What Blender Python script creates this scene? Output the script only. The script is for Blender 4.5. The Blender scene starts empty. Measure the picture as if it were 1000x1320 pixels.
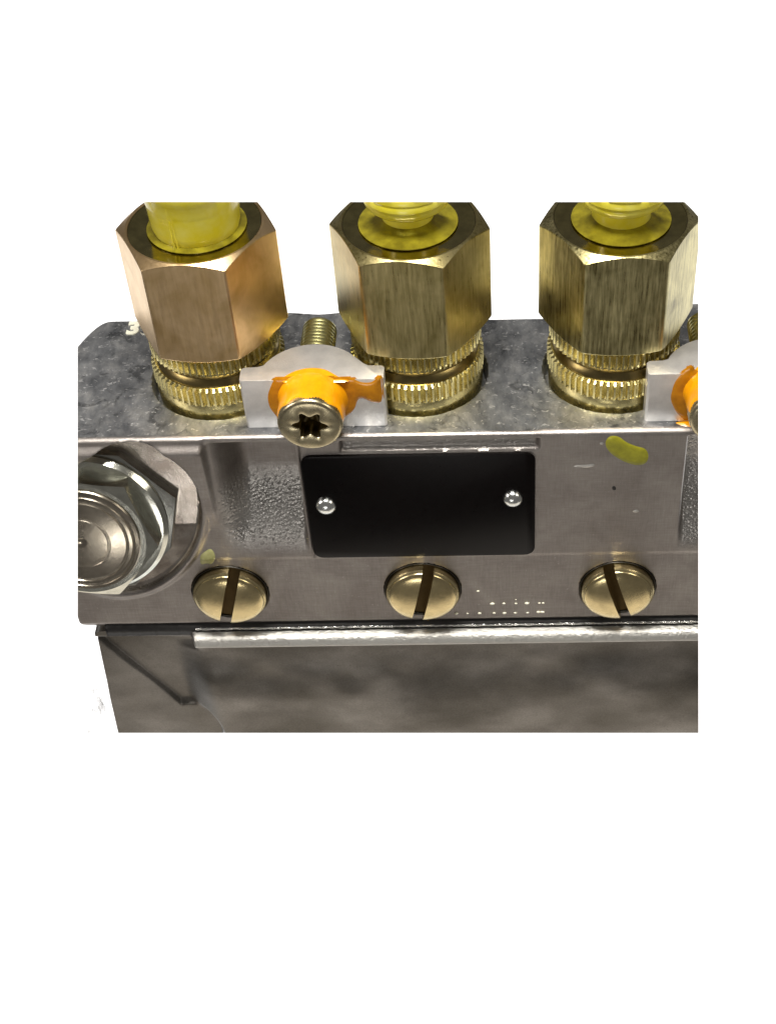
import bpy, bmesh, math, random
import numpy as np
from mathutils import Vector, Matrix
rnd = random.Random(4)
nrs = np.random.RandomState(3)
scene = bpy.context.scene
COL = scene.collection
PI = math.pi

# ------------------------------------------------------------------ camera
FPX = 1902.35; CX = 629.81; CY = 660.0            # focal length and optical centre of the 1000 x 1320 photograph
CAM = Vector((0.145, -14.916, 13.365))
PITCH, ROLL, YAW = math.radians(44.8817), math.radians(-1.34943), math.radians(-0.65147)
F_ = Vector((math.sin(YAW)*math.cos(PITCH), math.cos(YAW)*math.cos(PITCH), -math.sin(PITCH)))
R0 = Vector((math.cos(YAW), -math.sin(YAW), 0)); U0 = R0.cross(F_)
R_ = R0*math.cos(ROLL) + U0*math.sin(ROLL)
U_ = -R0*math.sin(ROLL) + U0*math.cos(ROLL)
cd = bpy.data.cameras.new('camera'); cam = bpy.data.objects.new('camera', cd); COL.objects.link(cam)
cam.matrix_world = Matrix.Translation(CAM) @ Matrix((R_, U_, -F_)).transposed().to_4x4()
cd.sensor_fit = 'HORIZONTAL'; cd.sensor_width = 36; cd.lens = 36*FPX/1000
cd.shift_x = -(CX-500)/1000
cd.clip_start = .1; cd.clip_end = 300
scene.camera = cam

# ------------------------------------------------------------------ world, lamps, exposure
w = bpy.data.worlds.new('World'); scene.world = w; w.use_nodes = True
bg = w.node_tree.nodes['Background']; bg.inputs['Color'].default_value = (1, .95, .90, 1); bg.inputs['Strength'].default_value = .125
scene.view_settings.view_transform = 'Standard'; scene.view_settings.look = 'None'
scene.view_settings.exposure = 0; scene.view_settings.gamma = 1
def lamp(name, loc, target, sx, sy, power, color):
    l = bpy.data.lights.new(name, 'AREA'); l.shape = 'RECTANGLE'; l.size = sx; l.size_y = sy
    l.energy = power; l.color = color
    o = bpy.data.objects.new(name, l); COL.objects.link(o); o.location = loc
    o.rotation_euler = (Vector(target)-Vector(loc)).to_track_quat('-Z', 'Y').to_euler()
    return o
lamp('ceiling_lamp', (-2, -5, 26), (-1, 0, 0), 11, 5, 11000, (1, .97, .92))
lamp('low_fill', (0, -6.5, -17), (0, -1, -2), 26, 8, 560, (1, .90, .78))  # added fill from below, brightening the front faces and plug domes
lamp('front_fill', (-5, -28, -8), (-2, 0, -1.5), 9, 3.0, 650, (1, .97, .93))  # added low fill, set to brighten the scoop and bolt recess
lamp('side_fill', (17, -8, 14), (0, 0, 0), 5, 8, 1100, (1, .93, .82))  # added fill, gives the metal more varied reflections
lamp('left_fill', (-20, -6, 10), (-2, 0, 0), 6, 8, 1500, (1, .92, .88))  # added fill, brightens the left facets of the nuts

# ------------------------------------------------------------------ helpers
def at(u, v, ax, val):
    """the place where the line of sight through a point of the photograph meets the plane axis = val"""
    d = F_ + R_*((u-CX)/FPX) + U_*((CY-v)/FPX)
    return CAM + d*((val-CAM[ax])/d[ax])
def empty(name, loc, label, cat, group=None):
    o = bpy.data.objects.new(name, None); COL.objects.link(o); o.location = loc; o.empty_display_size = .3
    o['label'] = label; o['category'] = cat
    if group: o['group'] = group
    return o
def finish(name, me, mat, parent=None, smooth=35):
    me.materials.append(mat)
    if smooth:
        me.shade_smooth()
        me.set_sharp_from_angle(angle=math.radians(smooth))
    o = bpy.data.objects.new(name, me); COL.objects.link(o)
    if parent:
        o.parent = parent
        q = parent; off = Vector((0, 0, 0))
        while q: off += q.location; q = q.parent
        me.transform(Matrix.Translation(-off))
    return o
def mesh_from(name, verts, faces):
    me = bpy.data.meshes.new(name); me.from_pydata([tuple(v) for v in verts], [], faces); me.update()
    return me
def from_bm(name, bm):
    bmesh.ops.recalc_face_normals(bm, faces=bm.faces[:])
    me = bpy.data.meshes.new(name); bm.to_mesh(me); bm.free(); return me
def loft(name, rings, closed_u=True, cap=True):
    """rings: array (nr, n, 3); faces between successive rings, capped"""
    rings = np.asarray(rings, dtype=float); nr, n, _ = rings.shape
    V = rings.reshape(-1, 3)
    i = np.arange(nr-1)[:, None]; j = np.arange(n if closed_u else n-1)[None, :]
    a = i*n+j; b = i*n+(j+1) % n; c = (i+1)*n+(j+1) % n; d = (i+1)*n+j
    Fq = np.stack([a, b, c, d], -1).reshape(-1, 4)
    me = bpy.data.meshes.new(name)
    caps = []
    if cap:
        caps = [list(range(n))[::-1], list(range((nr-1)*n, nr*n))]
    me.vertices.add(len(V)); me.vertices.foreach_set('co', V.ravel())
    nl = Fq.size + sum(len(c_) for c_ in caps)
    me.loops.add(nl); me.polygons.add(len(Fq)+len(caps))
    li = np.concatenate([Fq.ravel()]+[np.array(c_) for c_ in caps]).astype(np.int32)
    me.loops.foreach_set('vertex_index', li)
    st = np.concatenate([np.arange(len(Fq))*4, Fq.size+np.cumsum([0]+[len(c_) for c_ in caps[:-1]]) if caps else []]).astype(np.int32)
    me.polygons.foreach_set('loop_start', st)
    me.update(calc_edges=True); me.validate()
    bm = bmesh.new(); bm.from_mesh(me); bmesh.ops.recalc_face_normals(bm, faces=bm.faces[:]); bm.to_mesh(me); bm.free()
    return me
def lathe(name, prof, n=96, axis='z', centre=(0, 0, 0), cap=True):
    """prof: list of (radius, height along the axis)"""
    an = np.linspace(0, 2*PI, n, endpoint=False); rings = []
    for r, h in prof:
        if axis == 'z': rings.append(np.stack([r*np.cos(an), r*np.sin(an), np.full(n, h)], 1))
        else: rings.append(np.stack([r*np.cos(an), np.full(n, h), r*np.sin(an)], 1))
    return loft(name, np.array(rings)+np.array(centre), cap=cap)
def sst(a, b, x):
    t = np.clip((x-a)/(b-a), 0, 1); return t*t*(3-2*t)
def vnoise(x, y, s, seed=0):
    """smooth value noise on numpy arrays"""
    rs = np.random.RandomState(seed); T = rs.rand(64, 64)
    X = x*s+13.3; Y = y*s+7.7; xi = np.floor(X).astype(int); yi = np.floor(Y).astype(int)
    fx = X-xi; fy = Y-yi; fx = fx*fx*(3-2*fx); fy = fy*fy*(3-2*fy)
    g = lambda a, b: T[a % 64, b % 64]
    return (g(xi, yi)*(1-fx)+g(xi+1, yi)*fx)*(1-fy)+(g(xi, yi+1)*(1-fx)+g(xi+1, yi+1)*fx)*fy-.5
def blob(name, poly, tofn, thick=.02, res=.012, edge=.03, wob=.02, seed=1):
    """a film of paint over a polygon (u, v): thick inside, thinning to its edge; tofn(u, v, h) -> place"""
    P = np.array(poly, float)
    for _ in range(2):
        N_ = np.roll(P, -1, 0); P = np.stack([.75*P+.25*N_, .25*P+.75*N_], 1).reshape(-1, 2)
    lo = P.min(0)-.05; hi = P.max(0)+.05
    us = np.arange(lo[0], hi[0], res); vs = np.arange(lo[1], hi[1], res)
    Ug, Vg = np.meshgrid(us, vs, indexing='ij')
    Uw = Ug+wob*vnoise(Ug, Vg, 6, seed); Vw = Vg+wob*vnoise(Ug, Vg, 6, seed+1)
    A = P; B = np.roll(P, -1, 0); dist = np.full(Ug.shape, 1e9); ins = np.zeros(Ug.shape, bool)
    for a, b in zip(A, B):
        e = b-a; t = np.clip(((Uw-a[0])*e[0]+(Vw-a[1])*e[1])/(e@e+1e-12), 0, 1)
        dist = np.minimum(dist, np.hypot(Uw-a[0]-t*e[0], Vw-a[1]-t*e[1]))
        cr = ((a[1] > Vw) != (b[1] > Vw)) & (Uw < (b[0]-a[0])*(Vw-a[1])/((b[1]-a[1]) + 1e-12)+a[0]); ins ^= cr
    sd = np.where(ins, dist, -dist)
    h = thick*(1-np.exp(-np.maximum(sd, 0)/edge))*(1+.5*vnoise(Ug, Vg, 5, seed+2))+np.minimum(sd, 0)*.6
    keep = sd > -.03
    idx = -np.ones(Ug.shape, int); vs_ = []
    for i in range(Ug.shape[0]-1):
        for j in range(Ug.shape[1]-1): pass
    K = keep; idx[K] = np.arange(K.sum())
    verts = [tofn(u, v, hh) for u, v, hh in zip(Ug[K], Vg[K], h[K])]
    faces = []
    q = K[:-1, :-1] & K[1:, :-1] & K[1:, 1:] & K[:-1, 1:]
    for i, j in zip(*np.nonzero(q)):
        faces.append((idx[i, j], idx[i+1, j], idx[i+1, j+1], idx[i, j+1]))
    return mesh_from(name, verts, faces)
def prism(name, pts, a, b, axis):
    """polygon pts extruded from a to b; axis 'y' -> pts are (x, z), 'z' -> pts are (x, y)"""
    P = (lambda p, h: (p[0], h, p[1])) if axis == 'y' else (lambda p, h: (p[0], p[1], h))
    return loft(name, [[P(p, a) for p in pts], [P(p, b) for p in pts]])
def bevel(me, width, seg=2, ang=40):
    bm = bmesh.new(); bm.from_mesh(me)
    ed = [e for e in bm.edges if len(e.link_faces) == 2 and e.calc_face_angle() > math.radians(ang)]
    bmesh.ops.bevel(bm, geom=ed, offset=width, segments=seg, affect='EDGES', profile=.5, clamp_overlap=True)
    bm.to_mesh(me); bm.free(); return me
def round_rect(x0, x1, z0, z1, r, n=6):
    pts = []
    for cx, cz, a0 in ((x1-r, z1-r, 0), (x0+r, z1-r, 90), (x0+r, z0+r, 180), (x1-r, z0+r, 270)):
        for k in range(n+1):
            a = math.radians(a0+90*k/n); pts.append((cx+r*math.cos(a), cz+r*math.sin(a)))
    return pts

# ------------------------------------------------------------------ materials
class NT:
    def __init__(s, name):
        s.m = bpy.data.materials.new(name); s.m.use_nodes = True; s.t = s.m.node_tree
        s.b = s.t.nodes['Principled BSDF']; s.tc = s.t.nodes.new('ShaderNodeTexCoord')
        s.geo = s.t.nodes.new('ShaderNodeNewGeometry')
    def pos(s, scale=(1, 1, 1)):
        mp = s.t.nodes.new('ShaderNodeMapping'); mp.inputs['Scale'].default_value = scale
        s.t.links.new(s.geo.outputs['Position'], mp.inputs['Vector']); return mp.outputs[0]
    def noise(s, scale, detail=4, rough=.55, vec=(1, 1, 1), dist=0):
        n = s.t.nodes.new('ShaderNodeTexNoise'); n.inputs['Scale'].default_value = scale
        n.inputs['Detail'].default_value = detail; n.inputs['Roughness'].default_value = rough; n.inputs['Distortion'].default_value = dist
        s.t.links.new(s.pos(vec), n.inputs['Vector']); return n.outputs['Fac']
    def voro(s, scale, vec=(1, 1, 1), feature='F1'):
        n = s.t.nodes.new('ShaderNodeTexVoronoi'); n.inputs['Scale'].default_value = scale; n.feature = feature
        s.t.links.new(s.pos(vec), n.inputs['Vector']); return n.outputs['Distance']
    def ramp(s, fac, stops):
        r = s.t.nodes.new('ShaderNodeValToRGB'); e = r.color_ramp.elements
        while len(e) > 1: e.remove(e[-1])
        for k, (p, c) in enumerate(stops):
            el = e[0] if k == 0 else e.new(p)
            el.position = p; el.color = (*c, 1) if isinstance(c, tuple) else (c, c, c, 1)
        s.t.links.new(fac, r.inputs['Fac']); return r.outputs['Color']
    def mix(s, fac, a, b, mode='MIX'):
        m = s.t.nodes.new('ShaderNodeMix'); m.data_type = 'RGBA'; m.blend_type = mode
        for sock, v in ((m.inputs['Factor'], fac), (m.inputs['A'], a), (m.inputs['B'], b)):
            if hasattr(v, 'links') or hasattr(v, 'is_linked'): s.t.links.new(v, sock)
            elif isinstance(v, tuple): sock.default_value = (*v, 1)
            else: sock.default_value = v
        return m.outputs['Result']
    def math(s, op, a, b=0, clamp=False):
        m = s.t.nodes.new('ShaderNodeMath'); m.operation = op; m.use_clamp = clamp
        for sock, v in ((m.inputs[0], a), (m.inputs[1], b)):
            if hasattr(v, 'is_linked'): s.t.links.new(v, sock)
            else: sock.default_value = v
        return m.outputs[0]
    def attr(s, name):
        a = s.t.nodes.new('ShaderNodeAttribute'); a.attribute_name = name; return a.outputs['Fac']
    def bump(s, h, strength, distance):
        b = s.t.nodes.new('ShaderNodeBump'); b.inputs['Strength'].default_value = strength; b.inputs['Distance'].default_value = distance
        s.t.links.new(h, b.inputs['Height']); s.t.links.new(b.outputs[0], s.b.inputs['Normal'])
    def set(s, **kw):
        for k, v in kw.items():
            sock = s.b.inputs[k.replace('_', ' ')]
            if hasattr(v, 'is_linked'): s.t.links.new(v, sock)
            elif isinstance(v, tuple): sock.default_value = (*v, 1)
            else: sock.default_value = v
        return s.m

def block_material():
    n = NT('machined_aluminium')
    fine = n.noise(70, 3, .7); grime = n.noise(1.3, 6, .6, dist=.6); streak = n.noise(3.2, 6, .65, (1.2, .7, .7), .2)
    grain = n.noise(38, 2, .6, (1, .5, 4))
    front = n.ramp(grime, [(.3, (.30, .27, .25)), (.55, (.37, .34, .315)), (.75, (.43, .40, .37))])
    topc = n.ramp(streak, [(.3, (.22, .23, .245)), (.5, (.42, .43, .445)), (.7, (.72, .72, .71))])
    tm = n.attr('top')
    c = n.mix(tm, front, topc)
    xh = n.math('ADD', n.math('MULTIPLY', n.noise(30, 2, .6, (.12, 1, 1.6)), .5), n.math('MULTIPLY', n.noise(30, 2, .6, (1.6, 1, .12)), .5))
    front = n.mix(1., front, n.ramp(xh, [(.38, .84), (.62, 1.)]), 'MULTIPLY')
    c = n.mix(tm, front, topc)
    # dark oil spots and bright nicks on the top
    sp = n.noise(3.2, 5, .65, dist=1.0)
    c = n.mix(n.math('MULTIPLY', tm, n.ramp(sp, [(.54, 0.), (.66, .65)])), c, (.08, .085, .09))
    nick = n.ramp(n.noise(9, 3, .7, (1, 1.6, 1), .8), [(.60, 0.), (.64, 1.)])
    c = n.mix(n.math('MULTIPLY', tm, nick), c, (.85, .85, .85))
    cast = n.attr('cast')
    c = n.mix(cast, c, (.50, .48, .45))
    speck = n.ramp(n.noise(26, 2, .5), [(.68, 0.), (.74, .8)])
    c = n.mix(n.math('MULTIPLY', n.math('SUBTRACT', 1, tm), n.math('MULTIPLY', speck, .5)), c, (.55, .52, .48))
    rough = n.math('ADD', n.math('MULTIPLY', fine, .16), n.math('MULTIPLY', n.noise(2.2, 4), .22))
    rough = n.math('ADD', n.math('ADD', rough, .22), n.math('MULTIPLY', tm, .04))
    hb = n.math('ADD', n.math('MULTIPLY', fine, .25), n.math('MULTIPLY', grain, .45))
    rough = n.math('SUBTRACT', rough, n.math('MULTIPLY', cast, .12), True)
    spm = n.attr('spot')
    c = n.mix(spm, c, n.ramp(n.noise(2.5, 4, .6), [(.35, (.40, .34, .29)), (.65, (.66, .60, .53))]))
    rough = n.math('SUBTRACT', rough, n.math('MULTIPLY', spm, .24), True)
    hb = n.math('MULTIPLY', hb, n.math('SUBTRACT', 1, n.math('MULTIPLY', spm, .8)))
    pit = n.ramp(n.voro(17), [(.0, 0.), (.5, 1.)])
    pit2 = n.noise(22, 2, .5)
    hb = n.math('ADD', hb, n.math('MULTIPLY', n.math('MULTIPLY', cast, 1.4), n.math('ADD', pit, pit2)))
    n.bump(hb, .35, .02)
    return n.set(Base_Color=c, Metallic=1., Roughness=rough)
def housing_material():
    n = NT('cast_aluminium_housing')
    g = n.noise(.75, 3, .5, (1, 1, 1.5), .15); f = n.noise(60, 3, .7)
    c = n.ramp(g, [(.34, (.15, .14, .122)), (.5, (.205, .192, .172)), (.66, (.30, .283, .258))])  # broad blotches put the face's patchy reflections into the colour
    lip = n.attr('lip')
    gr = n.ramp(n.noise(34, 3, .7), [(.35, .82), (.65, 1.)]); c = n.mix(1., c, gr, 'MULTIPLY')
    c = n.mix(n.ramp(n.noise(15, 3, .6, (1, 1, 1.4)), [(.66, 0.), (.74, .5)]), c, (.10, .09, .075))
    c = n.mix(lip, c, (.62, .61, .57))
    h = n.math('ADD', n.math('MULTIPLY', f, .45), n.math('MULTIPLY', n.math('MULTIPLY', lip, 2.6), n.noise(16, 3, .6)))
    n.bump(h, .4, .02)
    r = n.math('ADD', n.math('MULTIPLY', g, .3), .2)
    r = n.math('ADD', r, n.math('MULTIPLY', lip, .15))
    return n.set(Base_Color=c, Metallic=1., Roughness=r)
def plated(name, dark, lite, rlo=.2, rhi=.42, brush=1., seed=(0, 0)):
    n = NT(name)
    b = n.noise(9, 5, .7, (3.2, 3.2, .22)); b2 = n.noise(2.0, 3, .6, (1, 1, .8), .4)
    c = n.ramp(n.math('ADD', n.math('MULTIPLY', b, .55*brush), n.math('MULTIPLY', b2, 1-.55*brush)), [(.36, dark), (.64, lite)])
    r = n.math('ADD', n.math('MULTIPLY', b, (rhi-rlo)), rlo)
    n.bump(n.noise(16, 4, .7, (3, 3, .2)), .16*brush, .01)
    return n.set(Base_Color=c, Metallic=1., Roughness=r)
def simple(name, col, metal, rough, bump=0., bs=40, var=.12):
    n = NT(name)
    f = n.noise(5, 4, .6)
    lo = tuple(v*(1-var) for v in col); hi = tuple(min(1, v*(1+var)) for v in col)
    c = n.ramp(f, [(.35, lo), (.65, hi)])
    if bump: n.bump(n.noise(bs, 3, .6), bump, .01)
    return n.set(Base_Color=c, Metallic=float(metal), Roughness=n.math('ADD', n.math('MULTIPLY', n.noise(12, 3), .12), rough-.06))
M_block = block_material(); M_house = housing_material()
M_nutA = plated('warm_zinc_plating', (.62, .42, .19), (.88, .64, .36), .22, .42, .25)
M_nutB = plated('olive_zinc_plating', (.31, .255, .095), (.64, .54, .26), .2, .40, .8)
M_nutC = plated('brushed_brass_plating', (.13, .105, .03), (.80, .71, .36), .2, .40, 1.)
M_ring = simple('yellow_zinc_ring', (.74, .64, .30), 1, .26, .1, 60)
M_slot = simple('shaded_slot_brass', (.07, .045, .015), 1, .3, .1, 60)  # brass darkened in colour for the shade inside the slots
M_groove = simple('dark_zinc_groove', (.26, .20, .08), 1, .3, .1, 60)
M_screw = simple('zinc_screw', (.54, .47, .30), 1, .28, .10, 90)
M_stud = simple('green_zinc_thread', (.62, .58, .26), 1, .3, .1, 60)
M_nick = simple('raised_burr', (.62, .60, .56), 1, .4, .3)
M_seat = simple('dark_seat', (.07, .065, .055), 1, .35)  # dark metal for the thin ring round each plug
M_socket = simple('shaded_socket', (.30, .24, .12), 1, .3, .2, 60)  # socket walls darkened in colour for the shade inside
M_nuttop = simple('burnished_nut_top', (.36, .31, .13), 1, .12, .05, 30, .2)
M_brass = simple('polished_brass', (.68, .56, .30), 1, .22, .12, 90, .1)
M_steel = simple('bright_steel', (.66, .66, .58), 1, .16, .06, 60)
M_mirrored = simple('dull_mirrored_hex', (.46, .46, .42), 1, .24, .1, 60)
M_bolt = simple('turned_steel', (.42, .375, .30), 1, .22, .07, 80)
M_clamp = simple('bead_blasted_aluminium', (.68, .66, .63), .72, .40, .5, 60, .08)
M_shim = simple('steel_shim', (.8, .79, .75), 1, .25, .8, 30, .25)
M_gap = simple('black_sealant', (.012, .011, .010), 0, .5)
M_plate = simple('black_anodised_plate', (.0022, .0013, .0012), 0, .30, 0)
M_plate.node_tree.nodes['Principled BSDF'].inputs['Specular IOR Level'].default_value = .12
M_rivet = simple('aluminium_rivet', (.80, .82, .79), 1, .22, .15, 50)
M_mark = simple('bright_stamp', (.93, .89, .72), .2, .3, .3)
def paint(name, c1, c2, rough, sub=0.):
    n = NT(name); f = n.noise(7, 4, .6)
    n.bump(n.noise(14, 3, .6), .25, .01)
    return n.set(Base_Color=n.ramp(f, [(.35, c1), (.65, c2)]), Roughness=rough, Coat_Weight=.3, Coat_Roughness=.1)
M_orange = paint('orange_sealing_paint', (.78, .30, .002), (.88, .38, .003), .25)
M_shaded_orange = paint('thin_shaded_orange', (.42, .16, .002), (.58, .24, .003), .2)  # thin film, its orange also darkened for the shade on the clamp front
M_yellow = paint('yellow_marker_paint', (.25, .24, .006), (.36, .34, .012), .6)
M_pale = paint('pale_yellow_chalk', (.42, .42, .15), (.62, .60, .28), .8)
n = NT('yellow_translucent_plastic')
M_cap = n.set(Base_Color=n.ramp(n.noise(4, 3), [(.3, (.90, .78, .03)), (.7, (.98, .90, .16))]), Roughness=.17, Transmission_Weight=.38, IOR=1.46)
n = NT('olive_cap_glow'); M_cap_glow = n.set(Base_Color=n.ramp(n.noise(5, 4), [(.35, (.17, .14, .01)), (.65, (.34, .29, .02))]), Roughness=.16, Transmission_Weight=.35)  # olive colour of the cap's glow reflected in the nut top
n = NT('faint_smudge'); M_smudge = n.set(Base_Color=n.ramp(n.noise(5, 4, .6, dist=1), [(.4, .55), (.6, .95)]), Roughness=.5, Alpha=n.ramp(n.noise(2.6, 3, .5, dist=.5), [(.45, .02), (.65, .6)]))

# ------------------------------------------------------------------ backdrop: an added white panel behind and below, glowing by itself
me = prism('backdrop', [(-26, -22), (26, -22), (26, 15), (-26, 15)], 0, .4, 'z')
m = bpy.data.materials.new('glowing_white_panel'); m.use_nodes = True
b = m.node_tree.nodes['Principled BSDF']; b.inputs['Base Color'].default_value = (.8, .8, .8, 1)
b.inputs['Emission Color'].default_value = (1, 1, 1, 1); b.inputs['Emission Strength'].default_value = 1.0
back = finish('backdrop', me, m, None, 0); back['kind'] = 'structure'
back.matrix_world = Matrix.Translation(CAM + F_*37) @ Matrix((R0, U0, -F_)).transposed().to_4x4()

# ------------------------------------------------------------------ pump body
NX = (-3.783, -.990, 1.761); NY = 1.371           # axes of the three unions
PLUG = ((-3.945, -3.13), (-1.045, -3.13), (1.885, -3.16))
BX, BZ = -5.225, -1.557                              # axis of the corner bolt
body = empty('pump_body', (-1.5, 0, -6.6), 'grey aluminium pump body with machined upper block on a cast lower housing', 'pump')
def spot_r(x, z):
    u = x-BX; v = z-BZ
    return np.sqrt(.8523*u*u-2*.18903*u*v+.4882*v*v)
def front_depth(x, z):
    d = 0.012*sst(-2.36, -2.42, z)
    # scoops under the clamp screws
    def scoop(x0, x1, s0, s1):
        wx = sst(x0, x0+s0, x)*(1-sst(x1-s1, x1, x))
        t = np.clip((z+2.35)/1.45, 0, 1); prof = t*t*(3-2*t)
        lip = sst(-.075, -.12, z)
        return .52*wx*prof*lip
    d = d+scoop(-3.92, -2.64, .5, .07)+scoop(2.70, 5.5, .08, .2)
    # relieved band above the name plate
    band = sst(-2.05, -2.0, x)*(1-sst(.62, .72, x))*sst(-.075, -.1, z)*sst(-.315, -.25, z+.02*vnoise(x, z, 7, 5))
    d = d+.07*band
    # boss around the corner bolt
    rb = spot_r(x, z)
    boss = np.maximum((1-sst(-3.96, -3.86, x))*sst(-1.75, -1.3, z), 1-sst(1.04, 1.14, rb))
    d = d-.07*boss*sst(-.06, -.2, z)-.05*boss*np.clip(z+1.5, 0, 1.5)*np.clip(z/-.2, 0, 1)
    ins = 1-sst(.955, 1.025, rb)
    d = d*(1-ins)+ins*np.maximum(.05, .10+.24*(z+1.5))
    for px, pz in PLUG:
        d = d+.10*(1-sst(.55, .585, np.hypot(x-px, z-pz)))
    # fine line where the face was milled twice, edge of the plate pad
    d = d+.02*np.exp(-((x+2.60)/.018)**2)*(z > -2.38)*(z < -.1)
    # edge breaks at top and bottom
    c = .055+.03*sst(.6, .75, x)
    q_ = np.clip(c+z, 0, c); d = d+c-np.sqrt(np.maximum(c*c-q_*q_, 0))
    d = d+.6*np.maximum(0, (-3.80-z))
    return d
def build_block():
    x0, x1 = -6.36, 3.75
    xs = np.arange(x0, x1, .021)
    fz = np.concatenate([np.linspace(1, .06, 150), np.linspace(.06, 0, 16)[1:]])     # 1 = bottom, 0 = top
    ty = np.concatenate([np.linspace(0, .04, 5)[1:], np.linspace(.04, .97, 190)[1:], np.linspace(.97, 1, 5)[1:]])
    rows = []; castA = []; topA = []; spotA = []
    for x in xs:
        zb = -3.93 + (.16-math.sqrt(max(0, .16**2-(max(0, x0+.16-x))**2)))
        z = fz*zb
        xa = np.full_like(z, x)
        y = front_depth(xa, z)
        yb = 2.68+.14*sst(-4.3, -3.6, x)-.25*sst(-1.6, -.8, x)+.3*sst(1.6, 2.4, x)
        yb -= .05*math.exp(-((x+2.5)/.28)**2)
        e = max(0, -5.60-x); yb -= min(1.2, 4.2*e*e)
        yt = y[-1]+ty*(yb-y[-1]); xt = np.full_like(yt, x); zt = np.zeros_like(yt)
        for nx in NX: zt -= .28*(1-sst(.955, .99, np.hypot(xt-nx, yt-NY)))
        zt += -.03*sst(yb-.05, yb, yt)
        zt += .006*vnoise(xt, yt, 3, 8)
        P = np.concatenate([np.stack([xa, y, z], 1), np.stack([xt, yt, zt], 1), [[x, yb, zb]], ])
        rows.append(P)
        nt = len(yt)
        cm = np.clip(sst(-3.95, -3.7, x)*(1-sst(-2.72, -2.66, x))*sst(-.8, -1.3, z)*sst(-2.4, -1.8, z)+.0, 0, 1)
        cm2 = sst(2.72, 2.8, x)*sst(-.1, -.5, z)*sst(-2.4, -2., z)
        band = sst(-2.0, -1.95, x)*(1-sst(.6, .66, x))*sst(-.06, -.1, z)*sst(-.3, -.26, z)*.5
        castA.append(np.concatenate([np.maximum(np.maximum(cm, cm2), band), np.zeros(nt+1)]))
        spotA.append(np.concatenate([1-sst(.98, 1.0, spot_r(xa, z)), np.zeros(nt+1)]))
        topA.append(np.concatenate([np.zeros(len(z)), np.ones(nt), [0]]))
    me = loft('upper_block', rows, closed_u=True, cap=True)
    for nm, arr in (('cast', castA), ('top', topA), ('spot', spotA)):
        a = me.attributes.new(nm, 'FLOAT', 'POINT'); a.data.foreach_set('value', np.concatenate(arr).astype(np.float32))
    return me
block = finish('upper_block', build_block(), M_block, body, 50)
def build_housing():
    x0, x1 = -6.2, 3.8; xs = np.arange(x0, x1, .018); rows = []; lipA = []
    ft = np.concatenate([np.linspace(0, .12, 26), np.linspace(.12, 1, 150)[1:]])
    for x in xs:
        zt = -4.03 - .05*(1-sst(x0, x0+.1, x)); z = zt+(-7.2-zt)*ft
        xa = x - .02*(z+4)*-1*(1 if x < -6.1 else 0)
        xa = np.full_like(z, x)
        R = sst(-4.72, -4.60, x+.03*vnoise(xa, z, 3, 3))           # right part with the thick lip
        lo_ = sst(-4.30, -4.5, z); R = R*(1-lo_)+sst(-5.05, -4.40, xa)*lo_
        lipf = np.clip((-4.02-z)/.17, 0, 1)
        y_r = -.02-.16*np.sqrt(np.clip(1-(1-lipf)**2, 0, 1))+.17*sst(-4.18, -4.34, z)-.12*sst(-4.30, -5.7, z)+.09*vnoise(xa, z, .9, 21)*sst(-4.2, -5.2, z)+.025*vnoise(xa, z, 2.3, 22)*sst(-4.2, -5.0, z)
        y_l = .05+(.05+.07*max(0., -4.6-x))*sst(-4.14, -4.26, z)
        y = y_l*(1-R)+y_r*R
        # wedge at the lower left corner
        s = (-4.20-1.56*(x+6.2))-z
        rr = np.hypot((x+5.02)*1.15, (z+6.55)*.8)
        wd = sst(-.02, .10, np.maximum(s, (.60-rr)))
        yw = .03+.07*np.clip(-5.0-x, 0, 1.2)+.02*np.clip(-4.2-z, 0, 3)+.03*vnoise(xa, z, 2, 9)
        y = y*(1-wd)+yw*wd
        yb = np.full_like(z, 2.3)
        xa = xa-.16*np.clip((-4.2-z)/2.3, 0, 1.3)*(1-sst(-6.2, -5.5, x))
        P = np.concatenate([np.stack([xa, y, z], 1), [[x, 2.3, -7.2], [x, 2.3, zt], [x, .25, zt]]])
        rows.append(P)
        lipA.append(np.concatenate([R*np.clip(1-(np.abs(z+4.12)/.13)**4, 0, 1), [0, 0, 0]]))
    me = loft('lower_housing', rows)
    a = me.attributes.new('lip', 'FLOAT', 'POINT'); a.data.foreach_set('value', np.concatenate(lipA).astype(np.float32))
    return me
finish('lower_housing', build_housing(), M_house, body, 60)
# shim and sealant in the joint
def strip(name, z0, z1, y0, mat, amp, seed, x0=-6.15):
    rs = np.random.RandomState(seed); rows = []
    for x in np.arange(x0, 3.8, .04):
        j = amp*(rs.rand()-.5); k = amp*(rs.rand()-.5)
        rows.append([(x, y0+j, z0), (x, y0+j, z1+k), (x, 2.2, z1+k), (x, 2.2, z0)])
    return finish(name, loft(name, rows), mat, body, 0)
strip('sealant_bead', -4.10, -3.90, .012, M_gap, .01, 2, -6.0)
strip('joint_shim', -3.962, -3.945, -.012, M_shim, .016, 3, -4.6)
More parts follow.
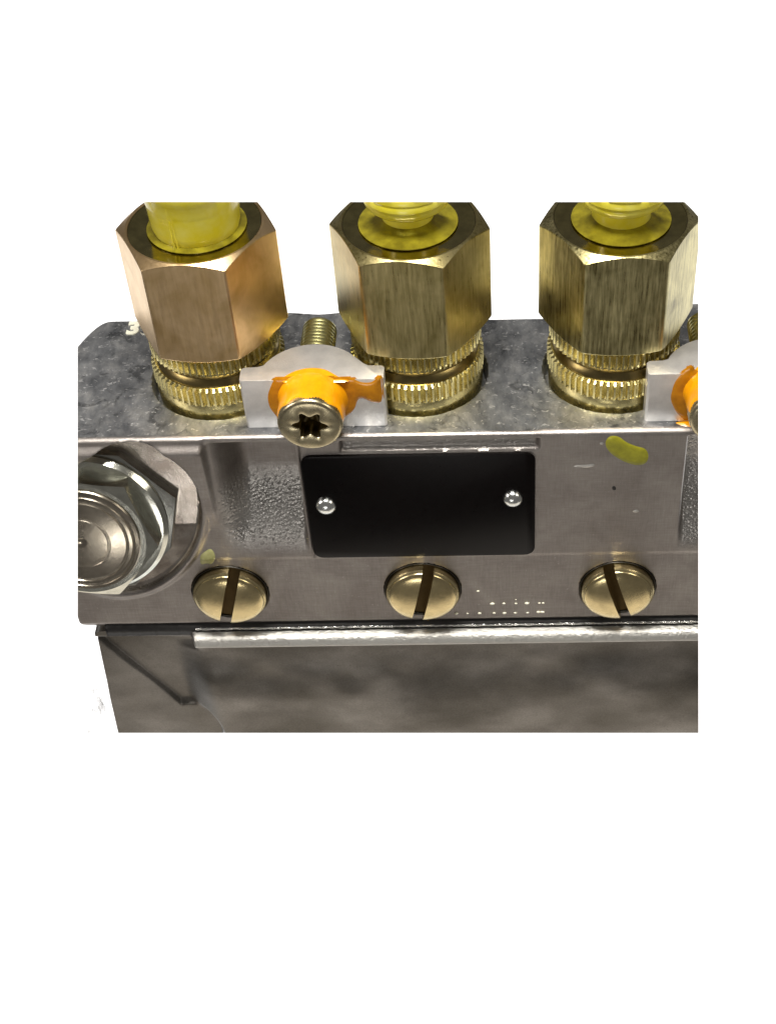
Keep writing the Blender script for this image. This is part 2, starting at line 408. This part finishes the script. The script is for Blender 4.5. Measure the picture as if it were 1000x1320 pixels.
# stamped characters near the rear edge
def stamp(name, ch, loc, size, rot, parent, mat, depth=.008, flat=True):
    cu = bpy.data.curves.new('t', 'FONT'); cu.body = ch; cu.size = size; cu.extrude = depth; cu.offset = .012*size/.3
    o = bpy.data.objects.new('t', cu); COL.objects.link(o)
    dg = bpy.context.evaluated_depsgraph_get(); me = bpy.data.meshes.new_from_object(o.evaluated_get(dg))
    bpy.data.objects.remove(o); bpy.data.curves.remove(cu)
    me.name = name; me.transform(Matrix.Translation(loc) @ rot); me.materials.clear()
    return finish(name, me, mat, parent, 0)
stamp('stamped_number', '3', (-5.33, 2.33, .006), .40, Matrix.Rotation(0, 4, 'X'), body, M_mark)
stamp('stamped_number', '6', (-5.13, 2.33, .006), .40, Matrix.Rotation(0, 4, 'X'), body, M_mark)
# row of peened dots low on the front face
bm = bmesh.new()
for (u, v, s) in [(634.3, 778.3, 1.2), (649.3, 778, .8), (664.9, 778, .7), (679, 777.7, 1.1), (695, 777.5, .7), (700, 777.5, .7), (664.8, 773, .4),
                  (588, 791, 1), (602.5, 791, .6), (618, 790.6, .9), (636.7, 790.4, .8), (650, 790.4, 1), (664, 790.2, .8), (680, 790, .7), (694, 789, 1), (699, 789, 1), (616, 762, .8)]:
    p = at(u, v, 1, .008)
    bmesh.ops.create_icosphere(bm, subdivisions=1, radius=.022*s, matrix=Matrix.Translation(p) @ Matrix.Diagonal((1.7, .9, .9, 1)))
o = finish('peened_marks', from_bm('peened_marks', bm), M_mark, body, 60); o['kind'] = 'stuff'
# paint strokes on the front face
def on_front(y0): return lambda u, v, h: (u, y0-h, v)
def on_face(u, v, h): return (u, float(front_depth(np.float64(u), np.float64(v)))-h, v)
def pixpoly(pts, y): return [(at(u, v, 1, y).x, at(u, v, 1, y).z) for u, v in pts]
o = finish('paint_stroke', blob('paint_stroke', pixpoly([(779, 572), (783, 562), (795, 561), (806, 569), (818, 575), (832, 577), (837, 587), (833, 599), (818, 601), (800, 594), (786, 584)], 0), on_face, .018, .014), M_yellow, body, 60)
o['label'] = 'olive yellow marker stroke on the front face'
o = finish('paint_stroke', blob('paint_stroke', pixpoly([(258, 718), (264, 713), (270, 709), (275, 714), (277, 724), (273, 731), (266, 729), (259, 732), (257, 725)], -.04), on_face, .02, .014), M_pale, body, 60)
o['label'] = 'pale yellow chalk smudge above the left plug'
# small raised scratches and a dark pit on the right of the face
for pts in ([(737, 601), (745, 599), (757, 599), (766, 597), (768, 600), (758, 603), (746, 602)], [(815, 658), (822, 657), (824, 660), (816, 661)], [(773, 570), (778, 570), (777, 573), (773, 573)]):
    finish('nick', blob('nick', pixpoly(pts, 0), on_face, .018, .008, .012, .01), M_nick, body, 60)
finish('pit', blob('pit', pixpoly([(788, 627), (793, 626), (794, 632), (789, 632)], 0), on_face, .006, .01, .02, .01), M_gap, body, 60)

# ------------------------------------------------------------------ name plate
np_ = empty('name_plate', (-.98, 0, -2.34), 'blank black rectangular name plate with rounded corners riveted to the pump front', 'name plate')
me = bevel(prism('plate', round_rect(-2.60, .635, -2.36, -.335, .15), -.035, .004, 'y'), .012, 2)
finish('plate', me, M_plate, np_, 40)
for (u, v), r in (((420, 654), .148), ((661, 645), .140)):
    p = at(u, v, 1, -.1); prof = [(r, -.03), (r, -.06)]+[(r*math.cos(a), -.06-r*.72*math.sin(a)) for a in np.linspace(.15, 1.45, 8)]+[(.004, -.06-r*.73)]
    finish('rivet', lathe('rivet', prof, 40, 'y', (p.x, 0, p.z)), M_rivet, np_, 50)

# ------------------------------------------------------------------ slotted plugs
def half_dome(prof, n, w, rot, centre):
    me = lathe('t', prof, n, 'y'); bm = bmesh.new(); bm.from_mesh(me); bpy.data.meshes.remove(me)
    r = bmesh.ops.bisect_plane(bm, geom=bm.verts[:]+bm.edges[:]+bm.faces[:], plane_co=(-w, 0, 0), plane_no=(1, 0, 0), clear_outer=True)
    bmesh.ops.triangle_fill(bm, edges=[e for e in r['geom_cut'] if isinstance(e, bmesh.types.BMEdge)], use_beauty=True)
    d = bmesh.ops.duplicate(bm, geom=bm.verts[:]+bm.edges[:]+bm.faces[:])
    bmesh.ops.rotate(bm, verts=[v for v in d['geom'] if isinstance(v, bmesh.types.BMVert)], cent=(0, 0, 0), matrix=Matrix.Rotation(PI, 3, 'Y'))
    me = from_bm('head', bm); me.transform(Matrix.Translation(centre) @ Matrix.Rotation(rot, 4, 'Y')); return me
plabel = ['brass slotted plug below the scooped recess, left of the other two plugs', 'brass slotted plug directly below the black name plate', 'brass slotted plug at the right, below the yellow paint stroke']
for k, ((px, pz), tilt, lab) in enumerate(zip(PLUG, (.255, .208, -.29), plabel)):
    t = empty('slotted_plug', (px, 0, pz), lab, 'plug', 'brass slotted plugs in the pump front')
    R = .545
    prof = [(R-.02, .09), (R, .07), (R, -.10), (R-.022, -.128)]+[(R*.95*math.cos(a), -.132-.11*math.sin(a)) for a in np.linspace(.0, 1.5, 14)]+[(.004, -.243)]
    me = half_dome(prof, 96, .085, tilt, (px, 0, pz))
    finish('head', me, M_brass, t, 30)
    finish('slot_floor', lathe('slot_floor', [(R-.03, .085), (R-.004, .07), (R-.004, .03), (.004, .03)], 80, 'y', (px, 0, pz)), M_slot, t, 30)
    ring = lathe('seat_ring', [(.55, .10), (.565, .03), (.575, .006), (.56, .004), (.55, .02)], 80, 'y', (px, 0, pz), cap=False)
    finish('seat_ring', ring, M_seat, t, 0)

# ------------------------------------------------------------------ unions (hexagon nut over knurled rings) and caps
glabel = ['warm gold hexagon union nut at the left, under the ribbed yellow cap', 'olive gold hexagon union nut in the middle, right of the threaded screw end', 'brushed brass hexagon union nut at the right, beside the cut off clamp']
ZT = 2.53
AP = 1.065*math.cos(PI/6)
def hex_nut(ph, zt, zb, cx):
    n = 240; an = np.linspace(0, 2*PI, n, endpoint=False)
    dl = (an-ph) % (PI/3)-PI/6
    Rh = np.minimum(AP/np.cos(dl), 1.058)
    ch = .60; ztp = zt+.075; zbp = zb-.065
    def ring(r, z): return np.stack([r*np.cos(an), r*np.sin(an), z+np.zeros(n)], 1)
    Rc = .905
    rings = [ring(.80, zbp+.02), ring(Rc, zbp), ring(Rh-.006, zbp+(Rh-Rc)*.46), ring(Rh, zbp+(Rh-Rc)*.46+.012),
             ring(Rh, ztp-(Rh-Rc)*ch-.012), ring(Rh-.006, ztp-(Rh-Rc)*ch), ring(Rc, ztp), ring(Rc-.02, ztp+.004), ring(Rc-.035, ztp-.008), ring(Rc-.04, ztp-.12), ring(.01, ztp-.12)]
    return loft('hex_nut', np.array(rings)+np.array((cx, NY, 0)))
def knurl(r, z0, z1, cx, nt=62, ph=0):
    an = []; rr = []
    for k in range(nt):
        for f, q in ((0, 1), (.28, 1.), (.42, .955), (.62, .925), (.86, .945)):
            an.append(2*PI*(k+f)/nt+ph); rr.append(q)
    an = np.array(an); rr = np.array(rr)
    def ring(s, z): return np.stack([r*s*rr*np.cos(an), r*s*rr*np.sin(an), np.full(len(an), z)], 1)
    def cyl(s, z): return np.stack([r*s*np.cos(an), r*s*np.sin(an), np.full(len(an), z)], 1)
    return loft('knurled_ring', np.array([cyl(.8, z0), cyl(.945, z0), ring(1, z0+.03), ring(1, z1-.03), cyl(.945, z1), cyl(.8, z1)])+np.array((cx, NY, 0)))
for k in range(3):
    cx = NX[k]; t = empty('union_nut', (cx, NY, 0), glabel[k], 'union nut', 'gold union nuts along the top of the pump')
    finish('hex_nut', hex_nut((-.036, -.078, .030)[k], 2.455, 1.012, cx), (M_nutA, M_nutB, M_nutC)[k], t, 18)
    finish('top_face', lathe('top_face', [(.865, ZT-.10), (.864, ZT-.015), (.80, ZT-.022), (.62, ZT-.04), (.5, ZT-.055), (.38, ZT-.07), (.36, ZT-.1)], 96, 'z', (cx, NY, 0)), M_nuttop, t, 40)
    finish('knurled_ring', knurl(.905, .66, .95, cx, ph=.1*k), M_ring, t, 30)
    finish('knurled_ring', knurl(.93, .15, .46, cx, ph=.3+.1*k), M_ring, t, 30)
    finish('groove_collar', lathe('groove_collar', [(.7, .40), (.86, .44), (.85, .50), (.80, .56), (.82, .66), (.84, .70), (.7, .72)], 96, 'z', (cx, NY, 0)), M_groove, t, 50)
    finish('base_flange', lathe('base_flange', [(.7, -.27), (.90, -.26), (.915, .0), (.90, .10), (.88, .155), (.7, .16)], 96, 'z', (cx, NY, 0)), M_ring, t, 50)
# tiny engraved strokes on two facets
def facet_marks(cx, ph, side, zs, parent):
    a = ph+PI/6+side*PI/3
    nrm = Vector((math.cos(a), math.sin(a), 0)); tan = Vector((-nrm.y, nrm.x, 0)); bm = bmesh.new()
    for (s, z, l) in zs:
        c = Vector((cx, NY, z))+nrm*(AP+.0)+tan*s
        M = Matrix.Translation(c) @ Matrix((tan, nrm, Vector((0, 0, 1)))).transposed().to_4x4() @ Matrix.Diagonal((.035, .008, l, 1))
        bmesh.ops.create_cube(bm, size=1, matrix=M)
    return from_bm('engraved_mark', bm)
nuts = [o for o in COL.objects if o.name.startswith('union_nut')]
nuts.sort(key=lambda o: o.location.x)
caps = ['yellow translucent plastic cap with a moulded rib in the left nut', 'round yellow plastic plug on a thin neck in the middle nut', 'yellow plastic plug with stepped end in the right nut']
cprof = [
 [(.48, ZT-.06), (.54, ZT-.04), (.565, ZT+.02), (.585, ZT+.12), (.595, ZT+.40), (.60, ZT+.44), (.605, ZT+.47), (.61, ZT+.62), (.625, ZT+.66), (.63, ZT+1.6), (.5, ZT+1.65)],
 [(.30, ZT-.06), (.34, ZT-.04), (.34, 2.80), (.42, 2.80), (.50, 2.825), (.555, 2.88), (.575, 2.95), (.572, 2.98), (.59, 3.0), (.59, 3.07), (.578, 3.09), (.595, 3.11), (.595, 3.18), (.585, 3.2), (.60, 3.22), (.60, 4.0), (.5, 4.1)],
 [(.33, ZT-.06), (.375, ZT-.045), (.385, ZT), (.385, 2.76), (.43, 2.78), (.50, 2.82), (.555, 2.87), (.575, 2.94), (.565, 2.97), (.59, 3.0), (.59, 3.08), (.578, 3.10), (.60, 3.12), (.60, 4.0), (.5, 4.1)]]
for k in range(3):
    cx = NX[k]+(.03, -.01, .01)[k]
    t = empty('plastic_cap', (cx, NY, ZT-.06), caps[k], 'cap', 'yellow plastic caps in the union nuts')
    finish('cap_shell', lathe('cap_shell', cprof[k], 128, 'z', (cx, NY, 0)), M_cap, t, 35)
    if k == 0:
        a = math.radians(-111)
        for da, w in ((0, .022), (.085, .014)):
            c = Vector((cx+.59*math.cos(a+da), NY+.59*math.sin(a+da), ZT+.5))
            bm = bmesh.new()
            bmesh.ops.create_cube(bm, size=1, matrix=Matrix.Translation(c) @ Matrix.Rotation(a+da, 4, 'Z') @ Matrix.Rotation(.03, 4, 'Y') @ Matrix.Diagonal((.035, w, 1.1, 1)))
            bmesh.ops.bevel(bm, geom=bm.edges[:], offset=.006, segments=2, affect='EDGES')
            finish('rib', from_bm('rib', bm), M_cap, t, 35)
    finish('cap_glow_ring', lathe('cap_glow_ring', [(.30, ZT-.05), (.645, ZT-.028), (.65, ZT-.015), (.60, ZT-.002), (.48, ZT+.02), (.40, ZT+.045), (.34, ZT+.09), (.3, ZT+.09)], 96, 'z', (cx, NY, 0)), M_cap_glow, t, 40)  # ring added to carry the cap's yellow reflection on the nut top
    if k == 1:
        finish('neck_collar', lathe('neck_collar', [(.30, ZT-.1), (.41, ZT-.07), (.42, ZT-.03), (.39, ZT-.005), (.345, ZT)], 80, 'z', (cx, NY, 0)), M_cap, t, 40)

# ------------------------------------------------------------------ clamps and their screws
def clamp_outline(x0, cut_right=False):
    L = x0; Rr = x0+1.92; m = x0+.95
    pts = [(L+.03, .2), (Rr-.03, .2), (Rr, .23), (Rr, .44), (Rr-.04, .48), (Rr-.22, .49), (Rr-.29, .54)]
    for a in np.linspace(.12, 1, 15):
        ang = math.radians(25+130*a-0)
        pts.append((m+.735*math.cos(ang), .16+.80*math.sin(ang)))
    pts += [(L+.30, .52), (L+.22, .49), (L+.04, .48), (L, .44), (L, .23)]
    return pts
def torx_head(cx, cz, yf, yb, parent):
    n = 144; an = np.linspace(0, 2*PI, n, endpoint=False)
    star = .182+.040*np.cos(6*an+.35)+.006*np.cos(12*an+.7)
    kn = 1-.012*(np.arange(n) % 2)
    def ring(r, y): return np.stack([r*np.cos(an), np.full(n, y), r*np.sin(an)], 1)
    rings = [ring(.30*np.ones(n), yb), ring(.425*kn, yb), ring(.435*kn, yb-.03), ring(.435*kn, yf+.07), ring(.425, yf+.035), ring(.405, yf+.012), ring(.375, yf), ring(star+.03, yf),
             ring(star+.012, yf+.006), ring(star+.002, yf+.02), ring(star+.002, yf+.40)]
    sock = [ring(star, yf+.012), ring(star*.95, yf+.30), ring(star*.4, yf+.36), ring(star*.05, yf+.38)]
    finish('socket', loft('socket', np.array(sock)+np.array((cx, 0, cz)), cap=False), M_socket, parent, 32)
    return finish('screw_head', loft('screw_head', np.array(rings)+np.array((cx, 0, cz))), M_screw, parent, 32)
def thread_mesh(cx, cz, y0, y1):
    rings = []; n = 56; an = np.linspace(0, 2*PI, n, endpoint=False); y = y0; k = 0
    while y < y1-.06:
        for dy, r in ((0, .205), (.012, .21), (.034, .242), (.048, .242)):
            rings.append((r, y+dy))
        y += .074
    rings += [(.2, y1-.05), (.18, y1-.01), (.16, y1), (.004, y1)]
    return lathe('threaded_shank', rings, n, 'y', (cx, 0, cz))
clabels = [('small white grey aluminium clamp with rounded back between the left and middle nuts', 'gold star socket screw ringed with orange paint, holding the clamp between left and middle nuts'),
           ('aluminium clamp at the right edge with orange paint running over its foot', 'star socket screw at the right edge, half covered in orange paint')]
for k, x0 in enumerate((-3.30, 2.125)):
    t = empty('clamp', (x0+.95, .3, 0), clabels[k][0], 'clamp', 'clamps between the union nuts')
    me = prism('clamp_plate', clamp_outline(x0), .006, .835, 'z'); bevel(me, .022, 2, 50)
    finish('clamp_plate', me, M_clamp, t, 30)
    cx = x0+.95; cz = .485; yf = -.33
    s = empty('clamp_screw', (cx, .2, cz), clabels[k][1], 'screw', 'star socket screws in the clamps')
    torx_head(cx, cz, yf, .199, s)
    finish('threaded_shank', thread_mesh(cx-.02, .50, .60, 1.76), M_stud, s, 35)
    # orange paint: sleeve on the head, film on the front and on the top of the clamp
    rows = []
    na = 90
    for i, ff in enumerate(np.linspace(0, 1, 12)):
        ring = []
        for a in np.linspace(math.radians(-28), math.radians(196), na):
            cov = 1-sst(.75, 1.0, abs((a-math.radians(84))/math.radians(112)))
            y_end = .19-(.10+.345*cov+.02*math.sin(a*9))
            y = .199+(y_end-.199)*ff
            r = .4365+.010*math.sin(min(1, (1-ff)*4)*PI/2)*(.35+.65*cov) + .03*math.exp(-ff*9)
            if ff == 1: r = .430
            ring.append((cx+r*math.cos(a), y, cz+r*math.sin(a)))
        rows.append(ring)
    finish('paint_sleeve', loft('paint_sleeve', rows, closed_u=False, cap=False), M_orange, s, 60)
    if k == 0:
        poly = [(cx+.60*math.cos(a), cz+.60*math.sin(a)) for a in np.radians(np.linspace(142, 225, 14))]
        poly = [(cx-.44, .86)]+poly+[(cx-.30, .10), (cx+.30, .12), (cx+.47, .20), (cx+.55, .32), (cx+.60, .50), (cx+.68, .50), (cx+.78, .43), (cx+.94, .41), (cx+.945, .86), (cx+.88, .86), (cx+.82, .78), (cx+.72, .77), (cx+.62, .80), (cx+.56, .86)]
        top = [(cx-.40, .17), (cx-.36, .29), (cx-.22, .40), (cx-.05, .455), (cx+.10, .45), (cx+.25, .38), (cx+.33, .29), (cx+.40, .235), (cx+.55, .17)]
    else:
        poly = [(cx+.62*math.cos(a), cz+.62*math.sin(a)) for a in np.radians(np.linspace(128, 232, 14))]
        poly = [(cx-.34, .82)]+poly+[(cx-.52, .02), (cx+.6, .02), (cx+.6, .82)]
        top = [(cx-.36, .19), (cx-.34, .27), (cx-.22, .44), (cx-.02, .60), (cx+.5, .62), (cx+.5, .19)]
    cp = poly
    finish('paint_film', blob('paint_film', cp, on_front(.2), .014, .012, .03, .015, 3+k), M_shaded_orange, s, 60)
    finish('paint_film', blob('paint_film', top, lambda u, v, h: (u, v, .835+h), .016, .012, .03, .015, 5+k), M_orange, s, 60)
    if k == 1:
        finish('paint_film', blob('paint_film', [(cx-.56, .2), (cx-.45, .12), (cx-.32, .075), (cx-.1, .07), (cx+.5, .07), (cx+.5, .2)], lambda u, v, h: (u, v, .004+h), .016, .012, .03, .02, 11), M_orange, s, 60)

# ------------------------------------------------------------------ corner bolt, its axis tipped up a little
t = empty('corner_bolt', (-5.69, 0, -1.53), 'large steel hexagon bolt sunk in the round recess at the left corner', 'bolt')
TB = math.radians(15)
BM = Matrix.Translation((-5.69, .02, -1.526)) @ Matrix.Rotation(-TB, 4, 'X')      # local -y is the bolt axis
def bolt_part(name, me, mat, sm):
    me.transform(BM); return finish(name, me, mat, t, sm)
def hex_prism(name, R, Rc, ang, y0, y1, chamf):
    n = 240; an = np.linspace(0, 2*PI, n, endpoint=False); ap = R*math.cos(PI/6)
    dl = (an-math.radians(ang)) % (PI/3)-PI/6; Rh = np.minimum(ap/np.cos(dl), R*.994)
    def ring(r, y): return np.stack([r*np.cos(an), y+np.zeros(n), r*np.sin(an)], 1)
    return loft(name, np.array([ring(.7, y0), ring(Rh, y0), ring(Rh, y1+(Rh-Rc)*chamf), ring(Rc, y1), ring(.7, y1)]))
bolt_part('hex_head', hex_prism('hex_head', 1.03, .87, 50, -.20, -.58, .5), M_steel, 18)
bolt_part('flange', lathe('flange', [(.9, -.10), (1.08, -.10), (1.10, -.12), (1.10, -.15), (1.04, -.21), (.95, -.225), (.8, -.225)], 120, 'y'), M_steel, 20)
octo = [(r*math.cos(math.radians(a)), r*math.sin(math.radians(a))) for r, a in ((1.22, -112), (1.18, -66), (1.17, -23), (1.30, 16), (1.19, 63), (1.2, 108), (1.25, 160), (1.25, 205))]
bolt_part('mirrored_hex', bevel(prism('mirrored_hex', octo, .25, -.095, 'y'), .012, 2), M_mirrored, 25)  # plate added where the hexagon is mirrored in the recess floor
prof = [(.80, -.50), (.80, -.60), (.785, -.62), (.74, -.632), (.73, -.618), (.70, -.616), (.69, -.630), (.65, -.638), (.64, -.624), (.61, -.623), (.60, -.640), (.56, -.646), (.40, -.662), (.39, -.655), (.36, -.656), (.35, -.665), (.25, -.672), (.08, -.676), (.06, -.665), (.01, -.660)]
bolt_part('end_face', lathe('end_face', prof, 120, 'y'), M_bolt, 25)

# ------------------------------------------------------------------ thin sheet added for the leftover smudge beside the housing
a, b2, c2, d2 = [at(u, v, 1, 1.0) for u, v in ((116, 893), (124, 890), (150, 955), (112, 955))]
N = 22; vv = []; ff = []
for i in range(N+1):
    for j in range(N+1):
        s = i/N; q = j/N; p = (a*(1-s)+b2*s)*(1-q)+(d2*(1-s)+c2*s)*q
        p = p+Vector((0, .12*rnd.random()*1, 0)); vv.append(p)
for i in range(N):
    for j in range(N):
        k = i*(N+1)+j; ff.append((k, k+1, k+N+2, k+N+1))
me = mesh_from('smudge_sheet', vv, ff)
o = finish('smudge_sheet', me, M_smudge, None, 0)
o['label'] = 'thin grey sheet added for the faint smudge left of the lower housing'; o['category'] = 'smudge'

# ------------------------------------------------------------------ the assembly is sawn off along four planes
def cam_plane(u=None, v=None):
    if u is not None:
        d1 = F_+R_*((u-CX)/FPX); nrm = d1.cross(U_) if u > CX else U_.cross(d1)
    else:
        d1 = F_+U_*((CY-v)/FPX); nrm = R_.cross(d1) if v < CY else d1.cross(R_)
    return nrm.normalized()
bpy.context.view_layer.update()
planes = [cam_plane(u=100), cam_plane(u=900), cam_plane(v=260), cam_plane(v=945)]
for o in list(COL.objects):
    if o.type != 'MESH' or o.name == 'backdrop': continue
    me = o.data; mw = o.matrix_world; cnt = len(me.vertices)
    co = np.empty(cnt*3); me.vertices.foreach_get('co', co); co = co.reshape(-1, 3)
    W = np.array(mw.to_3x3()); co = co @ W.T + np.array(mw.translation)
    hit = []; gone = False
    for nrm in planes:
        s = (co-np.array(CAM)) @ np.array(nrm)
        if s.min() > 0: gone = True
        elif s.max() > 0: hit.append(nrm)
    if gone: bpy.data.objects.remove(o); continue
    if not hit: continue
    inv = mw.inverted(); bm = bmesh.new(); bm.from_mesh(me)
    closed = all(len(e.link_faces) == 2 for e in bm.edges)
    for nrm in hit:
        r = bmesh.ops.bisect_plane(bm, geom=bm.verts[:]+bm.edges[:]+bm.faces[:], plane_co=inv @ CAM, plane_no=nrm, clear_outer=True, dist=1e-5)
        if closed:
            ed = [e for e in r['geom_cut'] if isinstance(e, bmesh.types.BMEdge) and e.is_valid]
            for e in ed: e.smooth = False
            if ed: bmesh.ops.triangle_fill(bm, edges=ed, use_beauty=True)
    bm.to_mesh(me); bm.free()
    if not len(me.vertices): bpy.data.objects.remove(o)
